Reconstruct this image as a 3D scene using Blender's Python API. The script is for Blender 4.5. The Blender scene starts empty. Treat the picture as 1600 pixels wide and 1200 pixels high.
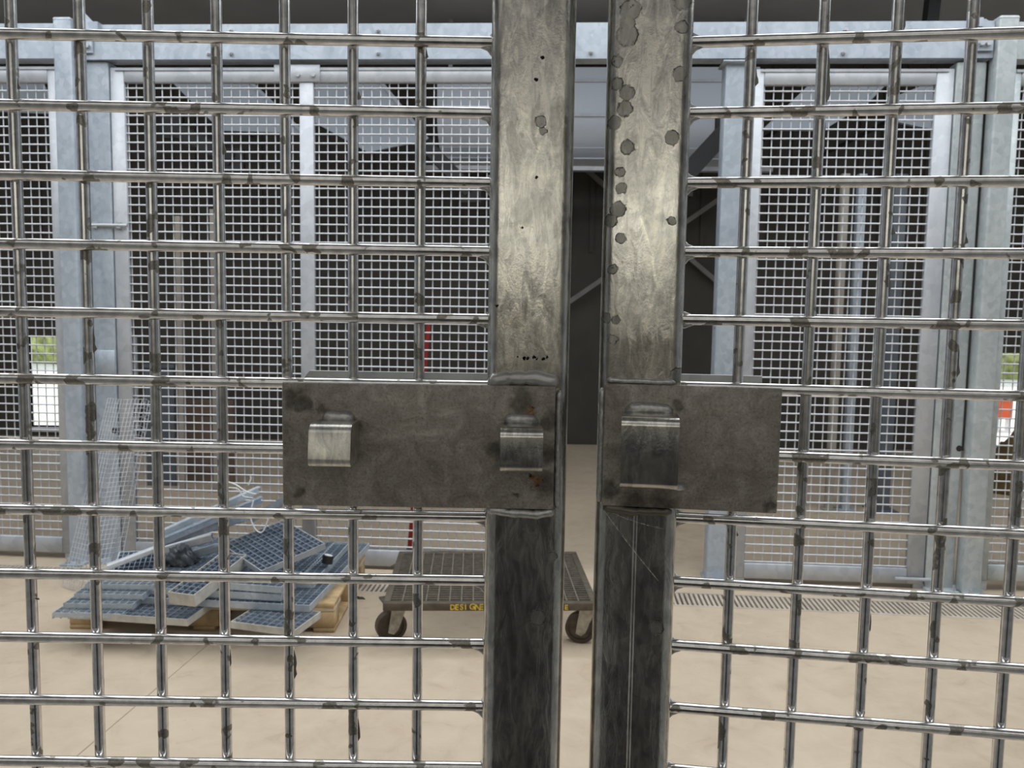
import bpy, bmesh, math, random
from mathutils import Vector, Matrix, Euler

random.seed(7)
SC = bpy.context.scene
COL = SC.collection
PI = math.pi

# ------------------------------------------------------------------ camera, world, lights, exposure
H = 1.5                                    # camera height above the floor
FPX, PITCH, ROLL = 1266.35, 0.08678, 0.01637
c_, s_ = math.cos(PITCH), math.sin(PITCH)
fw = Vector((0, c_, -s_)); up = Vector((0, s_, c_)); ri = Vector((1, 0, 0))
cr, sr = math.cos(ROLL), math.sin(ROLL)
RI = cr * ri + sr * up
UP = -sr * ri + cr * up
cam_d = bpy.data.cameras.new('camera')
cam = bpy.data.objects.new('camera', cam_d)
COL.objects.link(cam)
cam.matrix_world = Matrix(((RI.x, UP.x, -fw.x, 0), (RI.y, UP.y, -fw.y, 0), (RI.z, UP.z, -fw.z, H), (0, 0, 0, 1)))
cam_d.sensor_width = 36
cam_d.lens = FPX / 1600 * 36
cam_d.clip_start = 0.02
cam_d.dof.use_dof = True
cam_d.dof.focus_distance = 0.63
cam_d.dof.aperture_fstop = 26
SC.camera = cam

w = bpy.data.worlds.new('sky'); SC.world = w; w.use_nodes = True
w.node_tree.nodes['Background'].inputs[0].default_value = (0.80, 0.90, 1.0, 1)
w.node_tree.nodes['Background'].inputs[1].default_value = 1.4

def area(name, loc, rot, sx, sy, power, color):
    l = bpy.data.lights.new(name, 'AREA'); l.shape = 'RECTANGLE'; l.size = sx; l.size_y = sy
    l.energy = power; l.color = color
    o = bpy.data.objects.new(name, l); COL.objects.link(o); o.location = loc; o.rotation_euler = rot
    return o

sun_d = bpy.data.lights.new('sun', 'SUN'); sun_d.energy = 3.0; sun_d.angle = 0.05; sun_d.color = (1, .95, .86)
sun = bpy.data.objects.new('sun', sun_d); COL.objects.link(sun); sun.rotation_euler = (math.radians(-35), math.radians(20), 0)
area('skylight', (0, 2.95, 4.36), (0, 0, 0), 13, 3.3, 430, (0.93, 0.97, 1.0))
area('rear_fill', (0, -3.2, 4.36), (0, 0, 0), 10, 3.5, 68, (1.0, 0.98, 0.95))  # added fill for the rear wall and the wires' grey reflections
area('cage_fill', (0, 6.3, 4.36), (0, 0, 0), 9, 1.0, 22, (0.90, 0.95, 1.0))  # added fill over the cage that helps light the duct
SC.view_settings.view_transform = 'Standard'
SC.view_settings.look = 'None'
SC.view_settings.exposure = 0.0
SC.view_settings.gamma = 1
SC.view_settings.use_curve_mapping = False
SC.cycles.use_denoising = True
SC.cycles.max_bounces = 8
SC.cycles.sample_clamp_indirect = 4

# ------------------------------------------------------------------ helpers
def ray(x, y):
    return RI * ((x - 800) / FPX) - UP * ((y - 600) / FPX) + fw
def onz(x, y, z):                          # point of the photo's pixel at height z above the floor
    d = ray(x, y); return Vector((0, 0, H)) + d * ((z - H) / d.z)
def ony(x, y, Y):
    d = ray(x, y); return Vector((0, 0, H)) + d * (Y / d.y)

def tag(o, label=None, cat=None, group=None, kind=None):
    if label: o['label'] = label
    if cat: o['category'] = cat
    if group: o['group'] = group
    if kind: o['kind'] = kind
    return o
def thing(name, label, cat, loc=(0, 0, 0), rz=0.0, group=None):
    o = bpy.data.objects.new(name, None); COL.objects.link(o)
    o.location = loc; o.rotation_euler = (0, 0, rz); o.empty_display_size = .05
    return tag(o, label, cat, group)
def place(name, me, mat, parent=None, loc=None, rot=None):
    o = bpy.data.objects.new(name, me); COL.objects.link(o)
    if mat and not me.materials: me.materials.append(mat)
    if parent: o.parent = parent
    if loc is not None: o.location = loc
    if rot is not None: o.rotation_euler = rot
    return o

class MB:
    def __init__(s): s.v = []; s.f = []
    def add(s, vs, fs):
        b = len(s.v); s.v += [tuple(v) for v in vs]; s.f += [tuple(i + b for i in f) for f in fs]
        return s
    def box(s, c, d, rot=None):
        hx, hy, hz = d[0] / 2, d[1] / 2, d[2] / 2
        vs = [Vector((x, y, z)) for x in (-hx, hx) for y in (-hy, hy) for z in (-hz, hz)]
        if rot is not None: vs = [rot @ v for v in vs]
        c = Vector(c)
        return s.add([v + c for v in vs], [(0, 1, 3, 2), (4, 6, 7, 5), (0, 4, 5, 1), (2, 3, 7, 6), (0, 2, 6, 4), (1, 5, 7, 3)])
    def span(s, a, b):                     # box by two corners
        return s.box([(a[i] + b[i]) / 2 for i in range(3)], [abs(b[i] - a[i]) for i in range(3)])
    def bar(s, p0, p1, wd, ht, upv=(0, 0, 1)):
        p0 = Vector(p0); p1 = Vector(p1); d = p1 - p0; L = d.length; x = d / L
        u = Vector(upv); y = u.cross(x)
        if y.length < 1e-5: y = Vector((0, 1, 0)).cross(x)
        y.normalize(); z = x.cross(y)
        return s.box((p0 + p1) / 2, (L, wd, ht), Matrix((x, y, z)).transposed())
    def tube(s, pts, r, n=8, caps=True, sq=1.0, ref=None):
        pts = [Vector(p) for p in pts]; m = len(pts)
        rr = r if isinstance(r, (list, tuple)) else [r] * m
        vs = []; fs = []
        for i, p in enumerate(pts):
            t = (pts[min(i + 1, m - 1)] - pts[max(i - 1, 0)]).normalized()
            a = Vector(ref) if ref else (Vector((0, 0, 1)) if abs(t.z) < .9 else Vector((0, 1, 0)))
            y = (a - t * a.dot(t)).normalized(); x = t.cross(y)
            for k in range(n):
                an = 2 * PI * k / n
                vs.append(p + (x * math.cos(an) + y * math.sin(an) * sq) * rr[i])
        for i in range(m - 1):
            for k in range(n):
                k2 = (k + 1) % n
                fs.append((i * n + k, i * n + k2, (i + 1) * n + k2, (i + 1) * n + k))
        if caps:
            fs.append(tuple(range(n))[::-1]); fs.append(tuple((m - 1) * n + k for k in range(n)))
        return s.add(vs, fs)
    def prism(s, prof, axis, a0, a1):
        """profile (list of 2D) extruded along axis: 'x' -> (y,z), 'z' -> (x,y), 'y' -> (x,z)"""
        def mk(p, a):
            return {'x': (a, p[0], p[1]), 'z': (p[0], p[1], a), 'y': (p[0], a, p[1])}[axis]
        n = len(prof)
        vs = [mk(p, a0) for p in prof] + [mk(p, a1) for p in prof]
        fs = [(i, (i + 1) % n, n + (i + 1) % n, n + i) for i in range(n)]
        fs += [tuple(range(n))[::-1], tuple(range(n, 2 * n))]
        return s.add(vs, fs)
    def ring(s, outer, inner, axis, a0, a1):  # hollow profile with the same vertex count
        def mk(p, a):
            return {'x': (a, p[0], p[1]), 'z': (p[0], p[1], a), 'y': (p[0], a, p[1])}[axis]
        n = len(outer)
        vs = [mk(p, a0) for p in outer] + [mk(p, a1) for p in outer] + [mk(p, a0) for p in inner] + [mk(p, a1) for p in inner]
        fs = []
        for i in range(n):
            j = (i + 1) % n
            fs += [(i, j, n + j, n + i), (2 * n + j, 2 * n + i, 3 * n + i, 3 * n + j),
                   (j, i, 2 * n + i, 2 * n + j), (n + i, n + j, 3 * n + j, 3 * n + i)]
        return s.add(vs, fs)
    def mesh(s, name, smooth=True, ang=40):
        me = bpy.data.meshes.new(name); me.from_pydata(s.v, [], s.f); me.update()
        bm = bmesh.new(); bm.from_mesh(me); bmesh.ops.recalc_face_normals(bm, faces=bm.faces); bm.to_mesh(me); bm.free()
        if smooth:
            me.polygons.foreach_set('use_smooth', [True] * len(me.polygons))
            me.set_sharp_from_angle(angle=math.radians(ang))
        return me
    def build(s, name, mat, parent=None, loc=None, rot=None, smooth=True, ang=40):
        return place(name, s.mesh(name, smooth, ang), mat, parent, loc, rot)

def rrect(x0, y0, x1, y1, r, n=5):
    pts = []
    for cx, cy, a in ((x1 - r, y1 - r, 0), (x0 + r, y1 - r, 90), (x0 + r, y0 + r, 180), (x1 - r, y0 + r, 270)):
        for k in range(n + 1):
            t = math.radians(a + 90 * k / n); pts.append((cx + r * math.cos(t), cy + r * math.sin(t)))
    return pts

def bevel_box(name, a, b, r, mat, parent=None, seg=2):
    mb = MB().span(a, b)
    me = bpy.data.meshes.new(name); me.from_pydata(mb.v, [], mb.f)
    bm = bmesh.new(); bm.from_mesh(me)
    bmesh.ops.recalc_face_normals(bm, faces=bm.faces)
    bmesh.ops.bevel(bm, geom=bm.edges[:], offset=r, segments=seg, affect='EDGES', profile=.5)
    bm.to_mesh(me); bm.free()
    me.polygons.foreach_set('use_smooth', [True] * len(me.polygons)); me.set_sharp_from_angle(angle=math.radians(50))
    return place(name, me, mat, parent)

def weld(path, r, name, mat, parent, seed=0, sq=.7, step=.003):
    """lumpy weld bead along a polyline"""
    rnd = random.Random(seed); pts = []
    path = [Vector(p) for p in path]
    for a, b in zip(path[:-1], path[1:]):
        n = max(2, int((b - a).length / step))
        for k in range(n): pts.append(a.lerp(b, k / n))
    pts.append(path[-1])
    rr = [r * (.78 + .34 * abs(math.sin(i * 1.15 + rnd.random() * .8)) * rnd.uniform(.6, 1.1)) for i in range(len(pts))]
    rr[0] *= .5; rr[-1] *= .5
    pts = [p + Vector((rnd.uniform(-1, 1), 0, rnd.uniform(-1, 1))) * r * .12 for p in pts]
    return MB().tube(pts, rr, 8, True).build(name, mat, parent, ang=80)

# ------------------------------------------------------------------ materials
class NT:
    def __init__(s, name):
        s.m = bpy.data.materials.new(name); s.m.use_nodes = True
        s.nt = s.m.node_tree; s.b = s.nt.nodes['Principled BSDF']
    def n(s, t, **kw):
        nd = s.nt.nodes.new(t)
        for k, v in kw.items():
            if isinstance(k, str) and hasattr(nd, k): setattr(nd, k, v)
        return nd
    def link(s, a, b): s.nt.links.new(a, b)
    def pos(s, scale=(1, 1, 1), obj=False):
        src = s.n('ShaderNodeTexCoord').outputs['Object'] if obj else s.n('ShaderNodeNewGeometry').outputs['Position']
        mp = s.n('ShaderNodeMapping'); mp.inputs['Scale'].default_value = scale
        s.link(src, mp.inputs['Vector']); return mp.outputs[0]
    def noise(s, vec, sc, det=4, rough=.55, dist=0):
        t = s.n('ShaderNodeTexNoise'); t.inputs['Scale'].default_value = sc; t.inputs['Detail'].default_value = det
        t.inputs['Roughness'].default_value = rough; t.inputs['Distortion'].default_value = dist
        if vec is not None: s.link(vec, t.inputs['Vector'])
        return t.outputs['Fac']
    def ramp(s, fac, stops):
        r = s.n('ShaderNodeValToRGB'); e = r.color_ramp.elements
        while len(e) < len(stops): e.new(.5)
        for i, (p, c) in enumerate(stops):
            e[i].position = p; e[i].color = (c, c, c, 1) if not isinstance(c, tuple) else (*c, 1)
        s.link(fac, r.inputs[0]); return r.outputs[0]
    def mix(s, fac, a, b, mode='MIX'):
        m = s.n('ShaderNodeMix'); m.data_type = 'RGBA'; m.blend_type = mode
        for v, i in ((fac, 0), (a, 6), (b, 7)):
            if hasattr(v, 'is_linked'): s.link(v, m.inputs[i])
            elif isinstance(v, tuple): m.inputs[i].default_value = (*v, 1)
            else: m.inputs[i].default_value = v if i == 0 else (v, v, v, 1)
        return m.outputs[2]
    def math(s, op, a, b=None, clamp=False):
        m = s.n('ShaderNodeMath'); m.operation = op; m.use_clamp = clamp
        for v, i in ((a, 0), (b, 1)):
            if v is None: continue
            if hasattr(v, 'is_linked'): s.link(v, m.inputs[i])
            else: m.inputs[i].default_value = v
        return m.outputs[0]
    def set(s, **kw):
        for k, v in kw.items():
            i = s.b.inputs[{'col': 'Base Color', 'metal': 'Metallic', 'rough': 'Roughness', 'spec': 'Specular IOR Level',
                            'emit': 'Emission Color', 'estr': 'Emission Strength', 'alpha': 'Alpha', 'trans': 'Transmission Weight'}[k]]
            if hasattr(v, 'is_linked'): s.link(v, i)
            elif isinstance(v, tuple): i.default_value = (*v, 1)
            else: i.default_value = v
        return s
    def bump(s, h, strength=.2, dist=.001):
        b = s.n('ShaderNodeBump'); b.inputs['Strength'].default_value = strength; b.inputs['Distance'].default_value = dist
        s.link(h, b.inputs['Height']); s.link(b.outputs[0], s.b.inputs['Normal']); return s
    def spots(s, lst, jitter=.004, jscale=120):
        """distance field of round marks given as (u, z, r) in the object's own frame: 0 centre, 1 rim"""
        p = s.n('ShaderNodeTexCoord').outputs['Object']
        nz = s.n('ShaderNodeTexNoise'); nz.inputs['Scale'].default_value = jscale; s.link(p, nz.inputs['Vector'])
        sub = s.n('ShaderNodeVectorMath'); sub.operation = 'SUBTRACT'; s.link(nz.outputs['Color'], sub.inputs[0]); sub.inputs[1].default_value = (.5, .5, .5)
        sc = s.n('ShaderNodeVectorMath'); sc.operation = 'SCALE'; s.link(sub.outputs[0], sc.inputs[0]); sc.inputs['Scale'].default_value = jitter
        ad = s.n('ShaderNodeVectorMath'); ad.operation = 'ADD'; s.link(p, ad.inputs[0]); s.link(sc.outputs[0], ad.inputs[1])
        fl = s.n('ShaderNodeVectorMath'); fl.operation = 'MULTIPLY'; s.link(ad.outputs[0], fl.inputs[0]); fl.inputs[1].default_value = (1, 0, 1)
        out = None
        for (u, z, r) in lst:
            d = s.n('ShaderNodeVectorMath'); d.operation = 'DISTANCE'; s.link(fl.outputs[0], d.inputs[0]); d.inputs[1].default_value = (u, 0, z)
            v = s.math('DIVIDE', d.outputs['Value'], r)
            out = v if out is None else s.math('MINIMUM', out, v)
        return out

def plain(name, col, rough=.6, metal=0.0, var=.12, sc=8, bump=0):
    t = NT(name); n = t.noise(t.pos(), sc, 5)
    d = tuple(c * (1 - var * 1.6) for c in col); l = tuple(min(1, c * (1 + var)) for c in col)
    t.set(col=t.ramp(n, [(.3, d), (.7, l)]), rough=rough, metal=metal)
    if bump: t.bump(n, bump, .002)
    return t.m

def wire_mat():
    t = NT('bright_zinc_wire')
    blot = t.noise(t.pos(), 62, 2, .5, .2)
    m1 = t.ramp(blot, [(.605, 0.0), (.625, 1.0)])
    soft = t.noise(t.pos(), 130, 4, .6)
    fine = t.noise(t.pos(), 650, 3, .6)
    base = t.ramp(soft, [(.35, (.54, .535, .53)), (.65, (.74, .735, .73))])
    spk = t.ramp(t.noise(t.pos(), 900, 2), [(.74, 0.0), (.78, .8)])
    col = t.mix(m1, base, t.ramp(fine, [(.3, (.20, .19, .165)), (.7, (.33, .315, .285))]))
    col = t.mix(spk, col, (.10, .10, .09))
    t.set(col=col, metal=1.0, rough=t.ramp(t.math('ADD', t.math('MULTIPLY', m1, .25), t.math('MULTIPLY', soft, .2)), [(0, .14), (.5, .50)]))
    t.bump(soft, .06, .0006)
    return t.m

def tube_mat(name, spots, specks=(), r0=.11, r1=.24):
    t = NT(name)
    p = t.pos(obj=True)
    st = t.n('ShaderNodeMapping'); st.inputs['Rotation'].default_value = (0, .40, 0); st.inputs['Scale'].default_value = (55, 10, 15)
    t.link(t.n('ShaderNodeTexCoord').outputs['Object'], st.inputs['Vector'])
    streak = t.noise(st.outputs[0], 2.4, 7, .68, 1.1)
    patch = t.noise(p, 22, 6, .62, 1.6)
    vor = t.n('ShaderNodeTexVoronoi'); vor.inputs['Scale'].default_value = 30; t.link(p, vor.inputs['Vector'])
    bw = t.n('ShaderNodeRGBToBW'); t.link(vor.outputs['Color'], bw.inputs[0])
    fine = t.noise(p, 420, 4, .65)
    base = t.ramp(patch, [(.32, (.40, .395, .37)), (.5, (.53, .52, .49)), (.66, (.64, .63, .59))])
    base = t.mix(t.ramp(streak, [(.50, 0.0), (.58, .50)]), base, t.mix(t.ramp(patch, [(.42, 0.0), (.55, 1.0)]), (.80, .79, .75), (.80, .77, .66)))
    base = t.mix(t.ramp(streak, [(.37, .42), (.46, 0.0)]), base, (.27, .262, .235))
    crack = t.n('ShaderNodeTexVoronoi'); crack.feature = 'DISTANCE_TO_EDGE'; crack.inputs['Scale'].default_value = 1.0
    t.link(t.mix(.25, st.outputs[0], t.n('ShaderNodeTexCoord').outputs['Object']), crack.inputs['Vector'])
    cm = t.math('MULTIPLY', t.ramp(crack.outputs['Distance'], [(.0, 1.0), (.06, 0.0)]), t.ramp(patch, [(.50, 0.0), (.60, .55)]))
    base = t.mix(cm, base, (.86, .84, .74))
    base = t.mix(t.ramp(fine, [(.60, 0.0), (.72, .5)]), base, (.24, .23, .20))
    sp = t.spots(spots, .0040, 330)
    brk = t.noise(p, 150, 5, .7)
    body = t.math('MULTIPLY', t.ramp(sp, [(.0, .62), (.80, .62), (1.0, 0.0)]), t.ramp(patch, [(.35, .55), (.6, 1.0)]))
    rim = t.math('MULTIPLY', t.ramp(sp, [(.70, 0.0), (.88, 1.0), (1.06, 0.0)]), t.ramp(brk, [(.38, .15), (.58, .95)]))
    mk = t.math('MAXIMUM', body, rim)
    mk = t.math('MAXIMUM', mk, t.math('MULTIPLY', t.ramp(sp, [(.5, 1.0), (1.5, 0.0)]), t.ramp(brk, [(.60, 0.0), (.66, .9)])))
    col = t.mix(mk, base, (.07, .068, .060))
    col = t.mix(t.math('MULTIPLY', rim, .75), col, (.022, .021, .018))
    if specks:
        col = t.mix(t.ramp(t.spots(specks, .004, 500), [(.7, 1.0), (1.0, 0.0)]), col, (.012, .012, .012))
    rough = t.ramp(t.math('ADD', t.math('MULTIPLY', streak, .6), t.math('MULTIPLY', bw.outputs[0], .4)), [(.25, r0), (.7, r1)])
    rough = t.mix(mk, rough, .6)
    t.set(col=col, metal=.97, rough=rough)
    t.bump(t.math('ADD', t.math('MULTIPLY', streak, 1.0), t.math('MULTIPLY', fine, .22)), .20, .0012)
    return t.m

def plate_mat(name, dark, rust):
    t = NT(name)
    p = t.pos(obj=True)
    patch = t.noise(p, 55, 7, .68, 1.0)
    st = t.n('ShaderNodeMapping'); st.inputs['Scale'].default_value = (40, 1, 500)
    t.link(t.n('ShaderNodeTexCoord').outputs['Object'], st.inputs['Vector'])
    brush = t.noise(st.outputs[0], 1.0, 4, .7)
    fine = t.noise(p, 520, 4, .7)
    col = t.ramp(patch, [(.30, (.180, .160, .133)), (.52, (.287, .265, .229)), (.70, (.42, .395, .350))])
    col = t.mix(t.ramp(brush, [(.55, 0.0), (.75, .35)]), col, (.42, .40, .35))
    col = t.mix(t.ramp(fine, [(.52, 0.0), (.68, .7)]), col, (.10, .094, .08))
    col = t.mix(t.ramp(fine, [(.32, .5), (.42, 0.0)]), col, (.46, .45, .42))
    br = t.noise(p, 240, 5, .7)
    d = t.math('MULTIPLY', t.ramp(t.spots(dark, .016, 90), [(.45, .85), (1.0, 0.0)]), t.ramp(br, [(.25, .55), (.6, 1.0)]))
    col = t.mix(d, col, (.055, .048, .036))
    if rust:
        rs = t.spots(rust, .012, 260)
        r = t.math('MULTIPLY', t.ramp(rs, [(.55, .95), (1.0, 0.0)]), t.ramp(br, [(.42, .1), (.55, 1.0)]))
        col = t.mix(r, col, (.20, .085, .020))
        col = t.mix(t.math('MULTIPLY', t.ramp(rs, [(.9, 1.0), (1.7, 0.0)]), t.ramp(br, [(.58, 0.0), (.62, 1.0)])), col, (.008, .008, .007))
    t.set(col=col, metal=.30, rough=t.ramp(patch, [(.3, .40), (.7, .52)]))
    t.bump(t.math('ADD', t.math('MULTIPLY', brush, .4), fine), .10, .0008)
    return t.m

def galv(name, lo, hi, sc=14, rough=.42, metal=.25):
    t = NT(name)
    v = t.n('ShaderNodeTexVoronoi'); v.inputs['Scale'].default_value = sc * 2.4; t.link(t.pos(), v.inputs['Vector'])
    bw = t.n('ShaderNodeRGBToBW'); t.link(v.outputs['Color'], bw.inputs[0])
    n = t.noise(t.pos((1, 1, .35)), sc * .5, 5, .6, .5)
    f = t.math('ADD', t.math('MULTIPLY', bw.outputs[0], .25), t.math('MULTIPLY', n, .75))
    t.set(col=t.ramp(f, [(.32, lo), (.68, hi)]), metal=metal, rough=rough)
    return t.m

def floor_mat():
    t = NT('tan_concrete')
    p = t.pos()
    a = t.noise(p, 1.3, 6, .6, .4); b = t.noise(p, 9, 6, .62, .6); c = t.noise(p, 60, 4)
    col = t.ramp(a, [(.30, (.42, .335, .243)), (.72, (.55, .45, .335))])
    col = t.mix(t.ramp(b, [(.40, .0), (.75, .5)]), col, (.60, .51, .395))
    col = t.mix(t.ramp(b, [(.26, .55), (.40, 0.0)]), col, (.34, .265, .19))
    col = t.mix(t.ramp(c, [(.66, 0.0), (.74, .4)]), col, (.27, .21, .15))
    t.set(col=col, rough=.62); t.bump(c, .12, .002)
    return t.m

WIRE = wire_mat()
GALV_B = galv('blue_grey_galvanised', (.315, .365, .425), (.475, .53, .595))
GALV_W = galv('pale_galvanised', (.38, .40, .435), (.51, .53, .56), 10)
GALV_G = galv('grey_green_galvanised', (.36, .40, .415), (.53, .57, .58))
GALV_D = galv('galvanised_grating', (.20, .25, .32), (.34, .40, .48), 20, .45, .35)
GALV_DL = galv('galvanised_grating_edge', (.36, .42, .48), (.52, .57, .62), 20, .45, .3)
MESHW = plain('mesh_wire_zinc', (.66, .68, .72), .38, .35, .08, 30)
BOLT = plain('bolt_zinc', (.50, .52, .55), .35, .6)
FLOOR = floor_mat()
REARFLOOR = plain('grey_rear_concrete', (.30, .305, .30), .7)
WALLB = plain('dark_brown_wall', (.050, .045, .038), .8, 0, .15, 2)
WALLS = plain('side_wall_grey', (.58, .62, .67), .8)
WALLR = plain('rear_wall_beige', (.50, .46, .38), .8)
CEIL = plain('dark_grey_ceiling', (.40, .415, .44), .7, 0, .06, 1.5)
DUCT = plain('blue_grey_sheet', (.62, .68, .78), .45, 0, .05, 1.2)
BRACE = plain('grey_brace_paint', (.16, .15, .14), .6)
DARKSTEEL = plain('dark_steel', (.02, .02, .022), .6)
RED = plain('red_paint', (.30, .018, .014), .45)
WOOD = plain('pallet_softwood', (.52, .37, .20), .75, 0, .22, 14)
WOODC = plain('pallet_softwood_pale', (.62, .52, .38), .75, 0, .15, 14)
TROLLEY = plain('worn_trolley_steel', (.115, .096, .072), .6, .35, .22, 25)
TROLLEYL = plain('trolley_bars', (.235, .215, .178), .5, .35, .2, 40)
RUBBER = plain('brown_caster_tyre', (.075, .052, .040), .7, 0, .2, 30)
FORK = plain('caster_fork_paint', (.40, .37, .31), .55, .2, .25, 30)
YELLOW = plain('yellow_paint', (.75, .52, .06), .6, 0, .25, 90)
WHITE = plain('white_strap', (.78, .80, .80), .4)
BLACKP = plain('black_plastic', (.02, .02, .022), .45)
SLOT = plain('drain_pit', (.10, .08, .06), .9)
GRATE = plain('drain_bars_concrete', (.47, .41, .34), .7)
POSTB = plain('beige_inner_post', (.34, .31, .27), .6)
BROWN = plain('brown_board', (.15, .105, .078), .8)
BLUEG = plain('dark_blue_grey_sheet', (.10, .115, .135), .6)
WELD = plain('weld_metal', (.46, .46, .45), .34, .6, .2, 300)
KEEP = tube_mat('keeper_zinc', [(9, 9, .01)], (), .14, .26)
SILK = plain('spider_silk', (.55, .53, .48), .6)
GROUND = plain('outdoor_concrete', (.84, .81, .74), .9)
LEAF = plain('leaf_green', (.42, .46, .16), .8, 0, .45, 5)
ORANGE = plain('orange_plastic', (.85, .12, .03), .5)
EARTH = plain('ochre_earth', (.16, .11, .035), .95, 0, .3, 6)
glow = NT('warm_glow_band'); glow.set(col=(.8, .8, .75), emit=(1.0, .955, .82), estr=1.30, rough=.5); GLAZ = glow.m  # made-up glow behind the camera for the warm band in the stiles
glow_dim = NT('dim_glow_band'); glow_dim.set(col=(.6, .58, .52), emit=(1.0, .95, .88), estr=.36, rough=.6); GLOW_DIM = glow_dim.m  # weaker made-up glow standing in for a lit upper wall

# ------------------------------------------------------------------ the building
AB, YB = -0.05818, 4.58557                # the cage front: direction and distance
def fence(u, off, z):                     # fence frame -> world (off is towards the camera, z above the floor)
    return Vector((u * math.cos(AB) + off * math.sin(AB), YB + u * math.sin(AB) - off * math.cos(AB), z))

# floor, left open along the drain channel
D0, D1 = Vector((-2.45, 4.365)), Vector((2.60, 3.99))
dd = (D1 - D0).normalized(); dn = Vector((-dd.y, dd.x))
A0 = D0 - dd * 5.2; A1 = D1 + dd * 5.2; WD = .20
near0, near1 = A0 - dn * .02, A1 - dn * .02
far0, far1 = A0 + dn * WD, A1 + dn * WD
fm = MB()
fm.add([(-9, -.15, 0), (9, -.15, 0), (near1.x, near1.y, 0), (near0.x, near0.y, 0)], [(0, 1, 2, 3)])
fm.add([(far0.x, far0.y, 0), (far1.x, far1.y, 0), (9, 9.6, 0), (-9, 9.6, 0)], [(0, 1, 2, 3)])
for a, b in ((near0, near1), (far0, far1)):
    fm.add([(a.x, a.y, 0), (b.x, b.y, 0), (b.x, b.y, -.1), (a.x, a.y, -.1)], [(0, 1, 2, 3)])
tag(fm.build('floor', FLOOR, smooth=False), 'tan concrete floor with pale mottling', kind='structure')
tag(MB().span((-9, -7.1, -.05), (9, -.15, 0)).build('floor_rear', REARFLOOR, smooth=False), kind='structure')
tag(MB().span((-7.6, -7.2, 0), (-7.4, 9.7, 4.5)).build('wall_left', WALLS, smooth=False), kind='structure')
tag(MB().span((7.4, -7.2, 0), (7.6, 9.7, 4.5)).build('wall_right', WALLS, smooth=False), kind='structure')
tag(MB().span((-7.6, -7.2, 4.4), (7.6, 9.7, 4.5)).build('ceiling', CEIL, smooth=False), kind='structure')
# wall behind the photographer and an added glowing band, tuned for the stile reflections
wr = MB().span((-7.5, -7.2, 0), (7.5, -7.0, 2.0)).span((-7.5, -7.2, 2.92), (7.5, -7.0, 3.04)).span((-7.5, -7.2, 4.3), (7.5, -7.0, 4.4))
for z0, z1 in ((2.0, 2.92), (3.04, 4.3)): wr.span((-7.5, -7.2, z0), (-3.4, -7.0, z1)).span((2.2, -7.2, z0), (7.5, -7.0, z1))
tag(wr.build('wall_rear', WALLR, smooth=False), kind='structure')
wn = thing('window_1', None, None, (0, -7.1, 0)); wn['kind'] = 'structure'
MB().span((-3.4, -.02, 2.0), (2.2, .02, 2.92)).build('pane', GLAZ, wn, smooth=False)
MB().span((-3.4, -.02, 3.04), (2.2, .02, 4.3)).build('pane', GLOW_DIM, wn, smooth=False)
for k in range(5):
    MB().span((-3.4 + k * 1.4 - .04, .02, 2.0), (-3.4 + k * 1.4 + .04, .08, 4.3)).build('mullion', WALLS, wn, smooth=False)
cb = thing('photographer_stand_in', 'black cabinet shape added in place of the photographer, mirrored dark in both gate stiles', 'cabinet', (.02, -.62, 0))  # unseen stand-in for the photographer, darkens the lower stile reflections
bevel_box('body', (-.30, -.24, .10), (.30, .22, 1.30), .015, BLACKP, cb, 2)
for k in range(5): bevel_box('drawer', (-.28, .22, .13 + k * .23), (.28, .235, .34 + k * .23), .005, BLACKP, cb, 1)
for x in (-.24, .24):
    for y in (-.18, .16): MB().tube([(x - .015, y, .05), (x + .015, y, .05)], .05, 16).span((x - .03, y - .03, .05), (x + .03, y + .03, .10)).build('wheel', RUBBER, cb)
# back wall with two low openings
YW = 9.3
OPS = [(-5.62, -4.35, .10, 1.16), (5.52, 7.1, .05, 1.14)]
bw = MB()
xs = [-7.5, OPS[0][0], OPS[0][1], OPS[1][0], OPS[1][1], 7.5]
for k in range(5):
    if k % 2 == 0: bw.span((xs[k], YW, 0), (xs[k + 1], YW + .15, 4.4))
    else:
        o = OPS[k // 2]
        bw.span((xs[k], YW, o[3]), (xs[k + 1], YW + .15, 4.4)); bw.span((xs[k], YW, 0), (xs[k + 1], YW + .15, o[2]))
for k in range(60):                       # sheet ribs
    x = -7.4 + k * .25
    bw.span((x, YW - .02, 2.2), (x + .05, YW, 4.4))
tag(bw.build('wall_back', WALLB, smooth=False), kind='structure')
for k, o in enumerate(OPS):
    d = thing('window_%d' % (k + 2), None, None, (0, YW - .03, 0)); d['kind'] = 'structure'
    for a, b in (((o[0] - .05, 0, o[2]), (o[0], .2, o[3])), ((o[1], 0, o[2]), (o[1] + .05, .2, o[3])),
                 ((o[0], 0, o[2] - .05), (o[1], .2, o[2])), (((o[0] + o[1]) / 2 - .03, .08, o[2]), ((o[0] + o[1]) / 2 + .03, .14, o[3]))):
        MB().span(a, b).build('frame_bar', GALV_W, d, smooth=False)
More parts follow.
